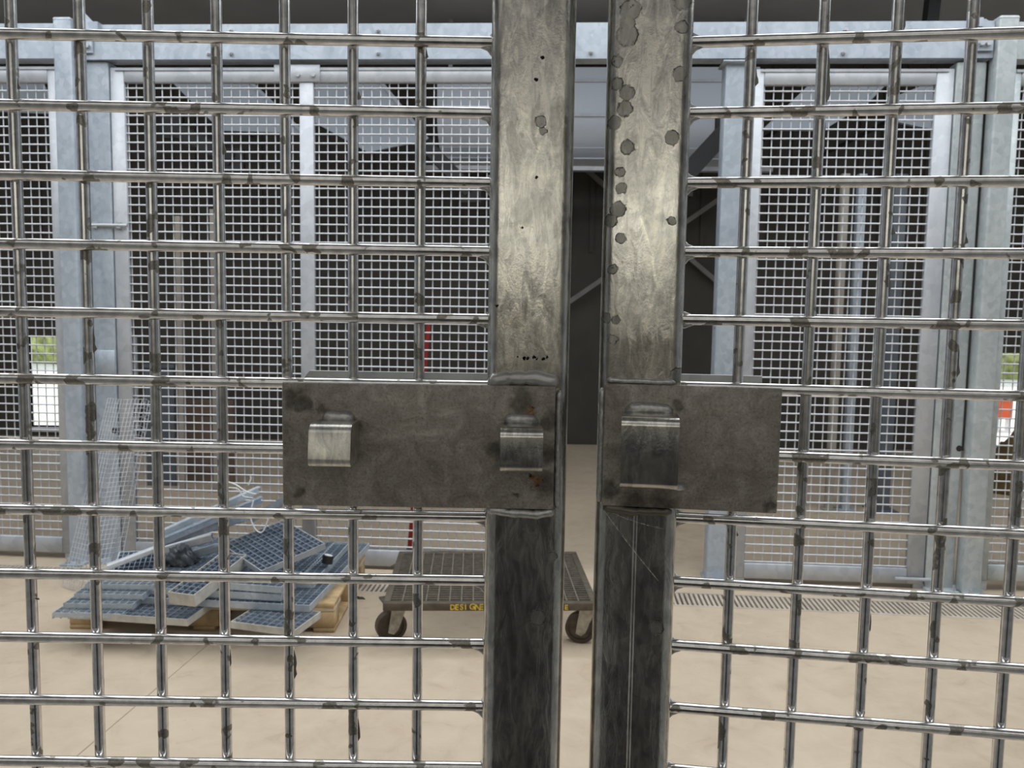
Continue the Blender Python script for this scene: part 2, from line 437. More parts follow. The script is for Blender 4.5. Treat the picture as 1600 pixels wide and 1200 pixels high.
# the ground and growth outside the openings
tag(MB().span((-16, 9.5, -.06), (16, 30, -.02)).build('ground', GROUND, smooth=False), kind='structure')
def bush(name, x, y, rx, rz, label):
    bm = bmesh.new(); bmesh.ops.create_icosphere(bm, subdivisions=4, radius=1)
    rnd = random.Random(int(x * 10))
    ph = [Vector((rnd.uniform(3, 9), rnd.uniform(3, 9), rnd.uniform(3, 9))) for _ in range(5)]
    for v in bm.verts:
        k = 1 + .07 * sum(math.sin(v.co.dot(q) * (1 + i * .6)) for i, q in enumerate(ph))
        v.co = Vector((v.co.x * rx * k, v.co.y * 1.0 * k, max(v.co.z * k, -.75) * rz))
    me = bpy.data.meshes.new(name); bm.to_mesh(me); bm.free()
    me.polygons.foreach_set('use_smooth', [True] * len(me.polygons))
    o = place(name, me, LEAF); o.location = (x, y, rz * .72 - .02)
    return tag(o, label, 'bush')
bush('bush', -12.9, 22, 5.2, 1.9, 'green bush outside seen through the left-hand wall opening')
bush('bush', 14.6, 22, 5.2, 2.3, 'yellow-green bush outside seen through the right-hand wall opening')
ob = ony(1567, 652, 11.35); ot = ony(1567, 624, 11.35)
orange = thing('road_barrier', 'bright orange plastic barrier outside the right-hand opening', 'barrier', (ob.x, 11.35, -.02))
MB().span((-.12, -.05, ob.z + .02), (.10, .05, ot.z + .02)).build('panel', ORANGE, orange)
for x in (-.10, .05): MB().span((x, -.03, 0), (x + .04, .03, ob.z + .02)).build('leg', WHITE, orange)
def lump(name, loc, size, mat, seed, label, cat, amp=.12):
    bm = bmesh.new(); bmesh.ops.create_icosphere(bm, subdivisions=4, radius=1); rnd = random.Random(seed)
    ph = [Vector((rnd.uniform(2, 7), rnd.uniform(2, 7), rnd.uniform(2, 7))) for _ in range(6)]
    for v in bm.verts:
        k = 1 + amp * sum(math.sin(v.co.dot(q) * (1 + i * .8)) for i, q in enumerate(ph)) / 2
        v.co = Vector((v.co.x * size[0] * k, v.co.y * size[1] * k, max(0, v.co.z * size[2] * k)))
    me = bpy.data.meshes.new(name); bm.to_mesh(me); bm.free(); me.polygons.foreach_set('use_smooth', [True] * len(me.polygons))
    o = place(name, me, mat); o.location = loc
    return tag(o, label, cat)
mp = onz(1604, 768, 0)
lump('earth_mound', mp, (.30, .32, .50), EARTH, 3, 'ochre-brown mound on the floor behind the far right panel', 'mound')

# saw-cut joint in the floor
j0, j1 = onz(345, 990, 0), onz(110, 1190, 0)
jd = (j1 - j0).normalized(); j1 = j1 + jd * .8
tag(MB().bar(j0 + Vector((0, 0, .0003)), j1 + Vector((0, 0, .0003)), .004, .0006).build('trim_1', plain('joint_sealant', (.30, .235, .165), .9), smooth=False), kind='structure')

# drain: pit, edge rails and a row of cross bars
dr = thing('floor_drain', 'long slotted drain channel crossing the tan floor before the cage front', 'drain', (A0.x, A0.y, 0), math.atan2(dd.y, dd.x))
LD = (A1 - A0).length
MB().span((0, -.02, -.09), (LD, WD, -.07)).build('channel_bed', SLOT, dr, smooth=False)
MB().span((0, -.02, -.07), (LD, .0, .001)).span((0, WD - .02, -.07), (LD, WD, .001)).build('edge_rail', GRATE, dr, smooth=False)
gb = MB()
for k in range(int(LD / .0255)):
    x = .01 + k * .0255
    gb.span((x, 0, -.03), (x + .0135, WD - .02, -.001))
tag(gb.build('grate_bars', GRATE, dr, smooth=False), kind='stuff')

# ------------------------------------------------------------------ things against the back wall
dc = thing('ventilation_duct', 'pale blue-grey sheet metal duct with two raised seams high along the dark back', 'duct', (0, 8.1, 0), AB)
zt, zb = 3.88, 3.03
prof = [(.0, zt), (.0, zt - .12)]
prof = [(.55, zt), (0, zt), (0, zt - .30), (.0, zt - .42)]
for k in range(1, 13):
    a = PI / 2 * k / 12
    prof.append((.62 * (1 - math.cos(a)), zt - .42 - .43 * math.sin(a)))
prof.append((.62, zt))
DX0, DX1 = -.78, 2.32
MB().prism(prof, 'x', DX0, DX1).build('duct_body', DUCT, dc, ang=20)
for z in (zt - .13, zt - .455): MB().span((DX0, -.02, z - .012), (DX1, .02, z + .012)).build('seam', GALV_W, dc)
for z, y in ((zt - .72, .20), (zt - .80, .34)): MB().span((DX0, y - .02, z - .008), (DX1, y + .02, z + .008)).build('seam', DUCT, dc)
MB().span((DX0 - .2, .15, zb - .10), (DX1 + .2, .25, zb - .06)).build('support_rail', GALV_W, dc)
for x in (DX0 + .1, DX1 - .1): MB().span((x - .02, .2, zt), (x + .02, .24, 4.4)).build('hanger', GALV_W, dc)
SHEET = plain('dull_roof_sheet', (.33, .37, .43), .5, 0, .08, 1.5)
def sheet(label, px, Yd):
    P = [ony(x, y, Yd) for x, y in px]; o = P[0].copy()
    t = thing('hanging_sheet', label, 'sheet', o)
    MB().prism([(p.x - o.x, p.z - o.z) for p in P], 'y', 0, .04).build('sheet', SHEET, t, smooth=False)
    a, b = P[1] - o, P[2] - o
    MB().bar(a + Vector((0, -.012, 0)), b + Vector((0, -.012, 0)), .02, .03).build('folded_edge', SHEET, t, smooth=False)
    MB().bar(Vector((.15, .04, -.1)), Vector((.15, 9.27 - Yd, -.1)), .03, .03).build('hanger', DARKSTEEL, t, smooth=False)
sheet('slanted blue-grey sheet high behind the left half of the double panel', [(262, 122), (385, 122), (474, 208), (345, 204)], 7.4)
sheet('slanted blue-grey sheet high behind the right half of the double panel', [(486, 122), (590, 122), (668, 218), (575, 238), (486, 188)], 7.4)
sheet('slanted blue-grey sheet high behind the narrow panel', [(1275, 122), (1390, 122), (1345, 168), (1285, 204), (1192, 202)], 7.0)
sheet('small blue-grey sheet high behind the right edge of the narrow panel', [(1400, 150), (1470, 122), (1470, 205), (1400, 190)], 7.0)
sheet('blue-grey sheet high behind the far left panel', [(-60, 122), (60, 122), (95, 178), (-40, 172)], 7.4)

def rod(name, p, q, wd, mat, label, cat, group=None, th=None):
    p = Vector(p); q = Vector(q); b = thing(name, label, cat, p, 0, group)
    MB().bar((0, 0, 0), q - p, wd, th or wd).build('rod', mat, b, smooth=False)
    for e in (Vector((0, 0, 0)), q - p): MB().box(e, (wd * 1.6, wd * .5, wd * 1.6)).build('end_plate', mat, b, smooth=False)
    return b
rod('cross_brace', ony(912, 262, 9.22), ony(1150, 466, 9.22), .05, BRACE, 'thin grey brace falling to the right on the dark wall in the doorway', 'brace')
rod('cross_brace', ony(880, 478, 9.14), ony(1140, 300, 9.14), .05, BRACE, 'thin grey brace rising to the right on the dark wall in the doorway', 'brace')
rod('roof_strut', ony(1140, 198, 7.6), ony(1060, 285, 7.6), .16, DARKSTEEL, 'broad black strut slanting under the duct beside the doorway', 'strut')
for (a, b, wd, m, lb) in (((270, 200), (365, 250), .12, DARKSTEEL, 'black slanting strut behind the left half of the double cage panel'),
                       ((640, 200), (735, 300), .12, DARKSTEEL, 'short black strut beneath the duct near the gate stile')):
    rod('roof_strut', ony(*a, 7.5), ony(*b, 7.5), wd, m, lb, 'strut')
rod('ceiling_pipe', ony(1448, 80, 7.2), ony(1462, -40, 7.2), .10, DARKSTEEL, 'dark vertical pipe above the right end of the top rail', 'pipe')
# inner cage pieces behind the mesh
for (x, y0, Yd, wpx, mat, lb) in ((283, 590, 6.6, 9, POSTB, 'beige inner post behind the left half of the double panel'),
                             (340, 580, 6.6, 14, POSTB, 'wider beige inner post behind the leaning pile of gratings'),
                             (1318, 330, 6.3, 12, POSTB, 'beige inner post behind the left of the narrow panel'),
                             (1344, 330, 6.3, 13, GALV_B, 'grey inner post behind the middle of the narrow panel'),
                             (1402, 330, 6.3, 20, BLUEG, 'dark blue-grey inner post behind the right of the narrow panel')):
    p = ony(x, y0, Yd); wd = wpx / FPX * Yd
    t = thing('inner_post', lb, 'post', (p.x, Yd, 0))
    MB().prism(rrect(-wd / 2, -wd / 2, wd / 2, wd / 2, .01, 2), 'z', 0, 2.6 if y0 < 400 else p.z + 1.3).build('post_tube', mat, t)
    MB().span((-wd, -wd, 0), (wd, wd, .01)).build('base_plate', mat, t)
t = thing('brown_board', 'brown board standing on the floor behind the double cage panel', 'board', (-2.55, 6.9, 0))
MB().span((-.24, 0, 0), (.16, .03, .72)).build('board', BROWN, t, smooth=False)
for z in (.1, .6): MB().span((-.24, -.02, z), (.16, 0, z + .06)).build('batten', BROWN, t, smooth=False)
t = thing('sheet_panel', 'dark blue-grey sheet leaning behind the double cage panel', 'panel', (-2.93, 6.75, 0))
MB().span((-.14, 0, 0), (.10, .02, 1.0)).build('sheet', BLUEG, t, smooth=False)
MB().span((-.15, -.015, 1.0), (.11, .03, 1.03)).build('top_edge', BLUEG, t, smooth=False)
t = thing('red_pole', 'red painted pole leaning upright behind the double cage panel', 'pole', (-.625, 4.95, 0))
MB().tube([(0, 0, 0), (.108, .03, 1.44)], .014, 10).build('pole_tube', RED, t)
MB().tube([(0, 0, 0), (.002, 0, .03)], .018, 10).build('foot_cap', BLACKP, t)

# ------------------------------------------------------------------ the cage front
def fence_thing(name, label, cat, group=None): return thing(name, label, cat, (0, YB, 0), AB, group)
# local frame: x along the fence, y away from the camera (= -off), z up
def wires(parent, x0, x1, z0, z1, px, pz, r=.0042):
    """welded mesh infill, too fine to pick apart"""
    mb = MB()
    k0 = math.ceil((x0 - px) / .05); k1 = math.floor((x1 - px) / .05)
    for k in range(k0, k1 + 1):
        x = px + k * .05; mb.tube([(x, .006, z0), (x, .006, z1)], r * .86, 6, False)
    k0 = math.ceil((z0 - pz) / .05); k1 = math.floor((z1 - pz) / .05)
    for k in range(k0, k1 + 1):
        z = pz + k * .05; mb.tube([(x0, -.002, z), (x1, -.002, z)], r * 1.1, 6, False)
    return tag(mb.build('mesh_infill', MESHW, parent, ang=90), kind='stuff')
def frame_bar(parent, name, a, b, mat): return bevel_box(name, a, b, .004, mat, parent, 1)
def cage_panel(label, x0, x1, zt, zb, sw, tb, bb, px, pz, mat, mid=None, sr=None):
    sr = sr or sw
    t = fence_thing('mesh_panel', label, 'cage panel')
    y0, y1 = -.02, .02
    frame_bar(t, 'stile', (x0, y0, zb), (x0 + sw, y1, zt), mat)
    frame_bar(t, 'stile', (x1 - sr, y0, zb), (x1, y1, zt), mat)
    frame_bar(t, 'top_bar', (x0 + sw, y0, zt - tb), (x1 - sr, y1, zt), mat)
    frame_bar(t, 'bottom_bar', (x0 + sw, y0, zb), (x1 - sr, y1, zb + bb), mat)
    MB().span((x0 + .03, y0 - .006, zt - .018), (x1 - .03, y0, zt - .006)).build('frame_lip', mat, t)
    if mid is not None:
        frame_bar(t, 'centre_stile', (mid, y0, zb + bb), (mid + sw, y1, zt - tb), mat)
        pl = bevel_box('joint_plate', (mid - .14, y0 - .008, zt - tb), (mid + sw + .04, y0, zt + .012), .003, mat, t, 1)
        for dx in (-.002, .086):
            o = MB().tube([(mid + dx, y0 - .022, zt - .045), (mid + dx, y0 - .008, zt - .045)], .013, 6).build('bolt', BOLT, pl)
    wires(t, x0 + sw - .005, x1 - sr + .005, zb + bb - .005, zt - tb + .005, px, pz)
    for x in (x0 + sw * .5, x1 - sw * .5): MB().span((x - .03, -.015, 0), (x + .03, .015, zb)).build('foot', mat, t)
    return t
pz2 = H + 1.234
P1 = cage_panel('far left cage panel, cut off by the picture edge, with outdoors behind it', -3.95, -2.58, H + 1.351, .035, .085, .088, .095, -2.70, H + 1.221, GALV_W)
P2 = cage_panel('wide double cage panel with a centre stile behind the grating pile', -2.298, .20, H + 1.344, .021, .080, .081, .095, -.409, pz2, GALV_W, -1.213)
P3 = cage_panel('narrow cage panel to the right of the doorway with white wires', 1.285, 2.328, H + 1.333, .025, .050, .084, .088, 1.393, H + 1.219, GALV_W, None, .092)
P4 = cage_panel('far right cage panel, cut off by the picture edge, with outdoors behind it', 2.613, 3.95, H + 1.33, .06, .06, .084, .09, 2.70, H + 1.219, GALV_G)
# latch rods
MB().tube([(-2.42, -.035, H + .465), (-2.21, -.035, H + .465)], .009, 8).build('latch_rod', GALV_W, P2)
for x in (-2.40, -2.26): MB().span((x - .012, -.04, H + .448), (x + .012, -.018, H + .482)).build('latch_keeper', GALV_W, P2)
MB().tube([(2.165, -.035, .058), (2.36, -.035, .058)], .010, 8).build('latch_rod', GALV_W, P3)

def post(label, x0, x1, y0, y1, zt, mat, cap=True, plate=True):
    t = thing('square_post', label, 'post', fence((x0 + x1) / 2, 0, 0), AB)
    hw = (x1 - x0) / 2
    MB().prism(rrect(-hw, y0, hw, y1, .012, 3), 'z', 0.0, zt).build('post_tube', mat, t)
    if cap: bevel_box('post_cap', (-hw - .001, y0 - .001, zt - .02), (hw + .001, y1 + .001, zt + .006), .012, mat, t, 3)
    if plate:
        pl = MB().span((-hw - .012, y0 - .075, 0), (hw + .012, y1 + .02, .012)).build('base_plate', mat, t, smooth=False)
        for sx in (-1, 1):
            MB().tube([(sx * (hw - .02), y0 - .045, .012), (sx * (hw - .02), y0 - .045, .024)], .014, 6).tube([(sx * (hw - .02), y0 - .045, .02), (sx * (hw - .02), y0 - .045, .045)], .008, 8).build('anchor_bolt', BOLT, pl)
    return t
pA = post('front square post left of the grating pile, rising above the top rail', -2.578, -2.476, -.095, .0, H + 1.59, GALV_B)
pB = post('square post under the top rail where the double panel hangs', -2.452, -2.305, -.025, .07, H + 1.372, GALV_B, False)
pC = post('square post at the right jamb of the doorway', 1.128, 1.258, -.02, .10, H + 1.366, GALV_B, False)
bevel_box('head_plate', (-.085, -.05, H + 1.36), (.07, .10, H + 1.372), .003, GALV_B, pC, 1)
for z in (.35, 1.45): MB().tube([(-.072, .02, z), (-.063, .02, z)], .014, 6).build('bolt', BOLT, pC)
pD = post('square post under the top rail at the right edge of the narrow panel', 2.335, 2.490, -.025, .07, H + 1.362, GALV_G, False)
pE = post('front square post at far right, rising above the top rail', 2.505, 2.606, -.095, .0, H + 1.575, GALV_G)
# post holes and plugs on B and D
for pp, z in ((pB, .78), (pD, .80)):
    MB().tube([(.055 if pp is pB else .06, -.0262, z), (.055 if pp is pB else .06, -.020, z)], .017, 12).build('bolt_hole', BLACKP, pp)
bevel_box('splice_plate', (-.05, -.034, H - .40), (.072, -.024, H - .25), .003, GALV_B, pB, 1)

def rail(label, x0, x1, zb, zt, mat, bolts):
    t = fence_thing('top_rail', label, 'rail')
    y0 = -.05
    prof = [(y0, zb), (.05, zb), (.05, zb + .008), (y0 + .008, zb + .008), (y0 + .008, zt - .008), (.05, zt - .008), (.05, zt), (y0, zt)]
    MB().prism(prof, 'x', x0, x1).build('rail_channel', mat, t, smooth=False)
    for (x, z) in bolts:
        b = MB().tube([(x, y0 - .016, z), (x, y0, z)], .013, 6).tube([(x, y0 - .024, z), (x, y0 - .012, z)], .007, 8)
        b.build('bolt', BOLT, t)
    return t
rail('long galvanised top rail spanning the double panel and the doorway', -2.474, 2.503, H + 1.378, H + 1.566, GALV_B,
     [(-1.712, H + 1.408), (-1.585, H + 1.408), (-1.711, H + 1.531), (-1.584, H + 1.531), (-.762, H + 1.528), (-.762, H + 1.409), (1.733, H + 1.404), (1.738, H + 1.518), (.4, H + 1.41)])
rail('short galvanised top rail over the far left panel', -3.98, -2.580, H + 1.385, H + 1.575, GALV_B, [(-3.2, H + 1.41)])
rail('short galvanised top rail over the far right panel', 2.608, 3.98, H + 1.372, H + 1.56, GALV_G, [(3.2, H + 1.40)])
def clamp(label, x0, sgn, peak):
    t = thing('rail_clamp', label, 'clamp', fence(x0, .055, H + 1.50), AB)
    pr = [(0, -.09), (.085 * sgn, -.09), (.085 * sgn, .02), (.10 * sgn, .07), (.045 * sgn, .07 + peak), (.0, .04)]
    MB().prism(pr, 'y', -.012, 0).build('plate', GALV_B, t, smooth=False)
    for dx in (.028, .062):
        MB().tube([(dx * sgn, -.032, -.055), (dx * sgn, -.012, -.055)], .015, 6).build('bolt', BOLT, t)
    MB().span((.06 * sgn, -.02, .03), (.125 * sgn, .03, .075)).build('hook', GALV_B, t)
clamp('angled clamp plate bolted to the rail beside the left front post', -2.455, 1, .055)
clamp('clamp plate bolted to the rail beside the right front post', 2.492, -1, .0)

# ------------------------------------------------------------------ pallet, gratings and trolley
def pallet():
    t = thing('wooden_pallet', 'pale softwood pallet under the heap of gratings', 'pallet', (-2.045, 3.665, 0), .005)
    W, D = 1.235, .80
    for x0 in (0, .55, W - .145):
        for y0 in (0, .35, D - .10):
            bevel_box('block', (x0, y0, .022), (x0 + .145, y0 + .10, .10), .003, WOOD, t, 1)
    for x0 in (0, .575, W - .10):
        bevel_box('bottom_board', (x0, 0, 0), (x0 + .10, D, .022), .003, WOOD, t, 1)
    for y0 in (0, .35, D - .145):
        bevel_box('stringer_board', (0, y0, .10), (W, y0 + .145, .122), .003, WOODC, t, 1)
    for k in range(7):
        x0 = k * (W - .12) / 6
        bevel_box('deck_board', (x0, -.005, .122), (x0 + .12, D + .005, .144), .003, WOODC if k < 5 else WOOD, t, 1)
    return t
pallet()

def grating(label, O, X, Yv, th=.03, pitch=.034, cross=.034, open_ends=False, edge=None):
    """bar grating spanned from corner O to corners X and Yv (top surface)"""
    O = Vector(O); ex = Vector(X) - O; ey = Vector(Yv) - O
    L = ex.length; ex.normalize(); ey = ey - ex * ey.dot(ex); W = ey.length; ey.normalize(); ez = ex.cross(ey)
    t = thing('bar_grating', label, 'grating', (0, 0, 0), 0)
    t.matrix_world = Matrix(((ex.x, ey.x, ez.x, O.x), (ex.y, ey.y, ez.y, O.y), (ex.z, ey.z, ez.z, O.z), (0, 0, 0, 1)))
    if not open_ends:
        fr = [((0, 0, -th), (L, .004, 0)), ((0, W - .004, -th), (L, W, 0)), ((0, .004, -th), (.004, W - .004, 0)), ((L - .004, .004, -th), (L, W - .004, 0))]
        for a, b in fr: MB().span(a, b).build('edge_bar', edge or GALV_DL, t, smooth=False)
    mb = MB(); iy = 0 if open_ends else .004
    n = max(2, round(L / pitch))
    for k in range(0 if open_ends else 1, n + (1 if open_ends else 0)):
        x = L * k / n; mb.span((x - .0015, iy, -th), (x + .0015, W - iy, -.001))
    n = max(2, round(W / cross))
    for k in range(0 if open_ends else 1, n + (1 if open_ends else 0)):
        y = W * k / n; mb.span((iy, y - .0015, -th * .75), (L - iy, y + .0015, -.0005))
    tag(mb.build('bearing_bars', GALV_D if not open_ends else GALV_DL, t, smooth=False), kind='stuff')
    return t
def V(x, y, z): return onz(x, y, z)
EP = plain('dull_grating_edge', (.52, .51, .47), .55, .2, .15, 20)
def G(label, a, b, c, **kw): return grating(label, V(*a), V(*b), V(*c), **kw)
grating('flat grating at the front left of the pallet heap', V(113, 956, .176), V(293, 968, .176), V(113, 956, .176) + Vector((-.01, .66, 0)), edge=EP)
grating('small flat grating at the front right corner of the pallet', V(360, 971, .176), V(462, 984, .176), V(360, 971, .176) + Vector((.015, .22, 0)), edge=EP)
grating('large framed grating sheet lying across the whole pallet', V(166, 930, .212), V(484, 946, .212), V(166, 930, .212) + Vector((.045, .98, 0)))
grating('second framed grating sheet stacked on the large one', V(160, 914, .248), V(440, 929, .248), V(160, 914, .248) + Vector((.03, .62, 0)))
grating('square tilted grating facing the gate on top of the heap', V(408, 892, .32), V(508, 849, .385), V(354, 847, .365), edge=GALV_W, pitch=.030, cross=.036)
grating('narrow grating strip slanting up the heap with a closed near end', V(262, 925, .285), V(303, 930, .285), V(305, 858, .35), th=.055, edge=EP)
grating('tilted grating plate rising from the left of the heap', V(176, 893, .285), V(246, 889, .285), V(228, 860, .335), th=.045, pitch=.022)
grating('grating offcut tucked under the tilted square one', V(345, 910, .285), V(440, 917, .285), V(352, 885, .285))
grating('long narrow grating along the right edge of the heap', V(462, 908, .249), V(490, 909, .249), V(530, 848, .249))
grating('flat grating offcut lying at the back left of the heap', V(215, 895, .285), V(300, 899, .285), V(235, 868, .285))
for k in range(4):
    a = V(82 + k * 17, 957 - k * 15, .180 + k * .030)
    grating(['lowest cut grating with bare bar ends at the far left of the heap', 'second cut grating with bare bar ends at the left of the heap',
             'third cut grating with bare bar ends at the left of the heap', 'uppermost cut grating with bare bar ends at the left of the heap'][k],
            a, a + Vector((.30, -.0, .0)), a + Vector((.01, .40, .0)), th=.028, open_ends=True)
def lprofile(label, p, q, s=.045, roll=0.0, mat=GALV_W):
    p = Vector(p); q = Vector(q); t = thing('angle_profile', label, 'steel profile', p)
    d = q - p
    MB().bar((0, 0, 0), d, .004, s).build('upright_flange', mat, t, smooth=False)
    MB().bar(Vector((0, s / 2, s / 2)), d + Vector((0, s / 2, s / 2)), s, .004).build('top_flange', mat, t, smooth=False)
def beam(label, p, q, wd, ht, mat):
    p = Vector(p); q = Vector(q); t = thing('steel_profile', label, 'steel profile', p); d = q - p
    x = d.normalized(); y = Vector((0, 0, 1)).cross(x).normalized(); z = x.cross(y)
    r = Matrix((x, y, z)).transposed().to_4x4(); L = d.length
    ro = MB().ring(rrect(-wd / 2, -ht / 2, wd / 2, ht / 2, .006, 2), rrect(-wd / 2 + .004, -ht / 2 + .004, wd / 2 - .004, ht / 2 - .004, .003, 2), 'x', 0, L)
    o = ro.build('hollow_bar', mat, t, smooth=False); o.rotation_euler = r.to_euler()
beam('pale hollow bar lying on the left top of the heap', V(254, 859, .34), V(332, 839, .39), .05, .040, MESHW)
beam('pale bar sloping down to the left end of the heap', V(168, 886, .315), V(243, 858, .37), .04, .026, MESHW)
beam('short hollow bar beneath the pale one with its open end to the gate', V(300, 867, .30), V(352, 852, .34), .05, .035, GALV_DL)
beam('long blue-grey bar rising right behind the pale hollow bar', V(250, 846, .42), V(404, 800, .50), .06, .040, GALV_D)
lprofile('long steel profile pointing up right at the top of the heap', V(250, 836, .46), V(404, 766, .60), .03, mat=GALV_DL)
lprofile('second steel profile just beneath the long one', V(256, 846, .44), V(408, 782, .56), .03, mat=GALV_D)
lprofile('short steel profile at the upper right of the heap', V(392, 812, .47), V(446, 780, .58), .035, mat=GALV_D)
lprofile('small upturned steel profile beside the upper right strap', V(412, 800, .50), V(440, 786, .55), .035, mat=GALV_DL)
lump('crumpled_sheet', V(283, 880, .285), (.07, .06, .085), plain('dark_film', (.07, .08, .09), .3), 5, 'crumpled dark plastic sheet in the hollow of the heap', 'plastic sheet', .10)
t = thing('tape_roll', 'small black tape roll with a pale rim right of the tilted grating', 'tape roll', V(511, 880, .27))
MB().tube([(0, 0, 0), (.006, .004, .038)], .027, 16).build('roll', BLACKP, t); MB().tube([(.006, .004, .038), (.0064, .0043, .040)], .021, 16).build('core_face', WHITE, t)
def curve_tube(name, pts, r, mat, label, cat):
    P = [Vector(p) for p in pts]; out = []
    for i in range(len(P) - 1):
        a, b, c, d = P[max(i - 1, 0)], P[i], P[i + 1], P[min(i + 2, len(P) - 1)]
        for k in range(6):
            u = k / 6
            out.append(.5 * ((2 * b) + (c - a) * u + (2 * a - 5 * b + 4 * c - d) * u * u + (3 * b - a - 3 * c + d) * u ** 3))
    out.append(P[-1])
    o = MB().tube([p - P[0] for p in out], r, 6).build(name, mat); o.location = P[0]
    return tag(o, label, cat)
for pts, lb in (([(356, 753), (368, 757), (385, 768), (400, 772)], 'white strap end curling leftmost over the heap'),
                ([(358, 762), (372, 764), (380, 775), (395, 778)], 'white strap end just under the leftmost one'),
                ([(388, 758), (392, 748), (391, 744)], 'white strap end standing upright on the heap'),
                ([(396, 782), (392, 800), (393, 815), (400, 828), (408, 832), (414, 825), (419, 810)], 'white strap loop hanging in front of the tilted grating')):
    curve_tube('plastic_strap', [ony(x, y, 3.80 if len(pts) > 5 else 3.86) for x, y in pts], .0035, WHITE, lb, 'strap')

def offcut():
    t = thing('wire_mesh_offcut', 'folded pale fine wire mesh offcut leaning on the square post', 'wire mesh', (0, 0, 0))
    # folded trough: three long faces, fine wire
    top = [Vector((-2.285, 4.56, .985)), Vector((-2.165, 4.50, .985)), Vector((-2.065, 4.55, .985)), Vector((-2.05, 4.58, .96))]
    bot = [Vector((-2.385, 4.22, .01)), Vector((-2.245, 4.14, .01)), Vector((-2.15, 4.22, .01)), Vector((-2.12, 4.28, .01))]
    for f in range(3):
        mb = MB()
        n = 6 if f < 2 else 2
        for k in range(n + 1):
            u = k / n; mb.tube([top[f].lerp(top[f + 1], u), bot[f].lerp(bot[f + 1], u)], .0018, 5, False)
        for k in range(41):
            v = k / 40
            mb.tube([top[f].lerp(bot[f], v), top[f + 1].lerp(bot[f + 1], v)], .0013, 5, False)
        tag(mb.build('mesh_face', MESHW, t, ang=90), kind='stuff')
    return t
offcut()

def trolley():
    t = thing('platform_trolley', 'low dark steel platform trolley with grating deck and yellow lettering', 'trolley', (-.548, 3.44, 0), .048)
    W, D, zt, th = .945, .775, .232, .036
    fr = [((0, 0, zt - th), (W, .03, zt)), ((0, D - .03, zt - th), (W, D, zt)), ((0, .03, zt - th), (.03, D - .03, zt)), ((W - .03, .03, zt - th), (W, D - .03, zt))]
    for a, b in fr: bevel_box('deck_edge', a, b, .002, TROLLEY, t, 1)
    mb = MB()
    for k in range(1, 17): x = .03 + (W - .06) * k / 17; mb.span((x - .0025, .03, zt - .03), (x + .0025, D - .03, zt - .001))
    for k in range(1, 24): y = .03 + (D - .06) * k / 24; mb.span((.03, y - .0018, zt - .024), (W - .03, y + .0018, zt - .002))
    tag(mb.build('deck_grating', TROLLEYL, t, smooth=False), kind='stuff')
    for i, (cx, cy, rz) in enumerate(((.02, .155, .35), (W - .055, .135, -.25), (.03, D - .12, 1.1), (W - .06, D - .12, .6))):
        cst = thing('caster', None, None, (cx, cy, 0), rz); del_keys = [k for k in ('label', 'category') if k in cst]
        cst.parent = t
        R = .070
        wheel = MB()
        ol = [(R * math.cos(a), R + R * math.sin(a)) for a in [2 * PI * k / 28 for k in range(28)]]
        il = [(.055 * math.cos(a), R + .055 * math.sin(a)) for a in [2 * PI * k / 28 for k in range(28)]]
        wheel.ring(ol, il, 'y', -.022, .022); wheel.build('tyre', RUBBER, cst)
        hub = MB().tube([(0, -.012, R), (0, .012, R)], .056, 24).tube([(0, -.03, R), (0, .03, R)], .018, 14)
        hub.build('wheel_hub', TROLLEY, cst)
        fk = MB()
        for sy in (-1, 1):
            pr = [(-.020, R - .022), (.006, R - .032), (.026, R - .014), (.075, zt - th - .012), (.000, zt - th - .012)]
            y = sy * .030; fk.prism(pr, 'y', y - .002, y + .002)
        fk.span((-.02, -.032, zt - th - .014), (.06, .032, zt - th - .008))
        fk.build('fork', FORK, cst, smooth=False)
        MB().span((-.045, -.045, zt - th - .008), (.050, .045, zt - th)).build('mounting_plate', TROLLEY, cst, smooth=False)
    # hand painted lettering on the front edge
    def letters(txt, x0, size, step):
        mb = MB(); rnd = random.Random(3)
        for i, ch in enumerate(txt):
            cu = bpy.data.curves.new('glyph', 'FONT'); cu.body = ch; cu.size = size * rnd.uniform(.92, 1.08); cu.offset = .0009; cu.extrude = .0004
            ob = bpy.data.objects.new('glyph', cu); COL.objects.link(ob)
            bpy.context.view_layer.update()
            me = bpy.data.meshes.new_from_object(ob.evaluated_get(bpy.context.evaluated_depsgraph_get()))
            a = rnd.uniform(-.12, .12)
            vs = []
            for v in me.vertices:
                x, y = v.co.x, v.co.y
                vs.append((x0 + i * step + x * math.cos(a) - y * math.sin(a), -.0006 - v.co.z, zt - th + .006 + x * math.sin(a) + y * math.cos(a) + rnd.uniform(-.0004, .0004)))
            mb.add(vs, [tuple(p.vertices) for p in me.polygons])
            bpy.data.objects.remove(ob); bpy.data.curves.remove(cu); bpy.data.meshes.remove(me)
        mb.build('painted_lettering', YELLOW, t, smooth=False)
    letters('DESIGNE', .292, .034, .0215)
    letters('E', .797, .032, .0215)
    return t
trolley()

# ------------------------------------------------------------------ the gate in front
def gate(label, x, y, rz): return thing('gate_leaf', label, 'gate', (x, y, 0), rz)
AL, XL, YL, ZL = .00455, -.37077, .60908, H + .19544
AR, XR, YR, ZR = -.13461, .16906, .60368, H + .1976
GL = gate('left gate leaf with the long lock plate and two small keepers', XL, YL, AL)
GR = gate('right gate leaf with the short lock plate and one large keeper', XR, YR, AR)
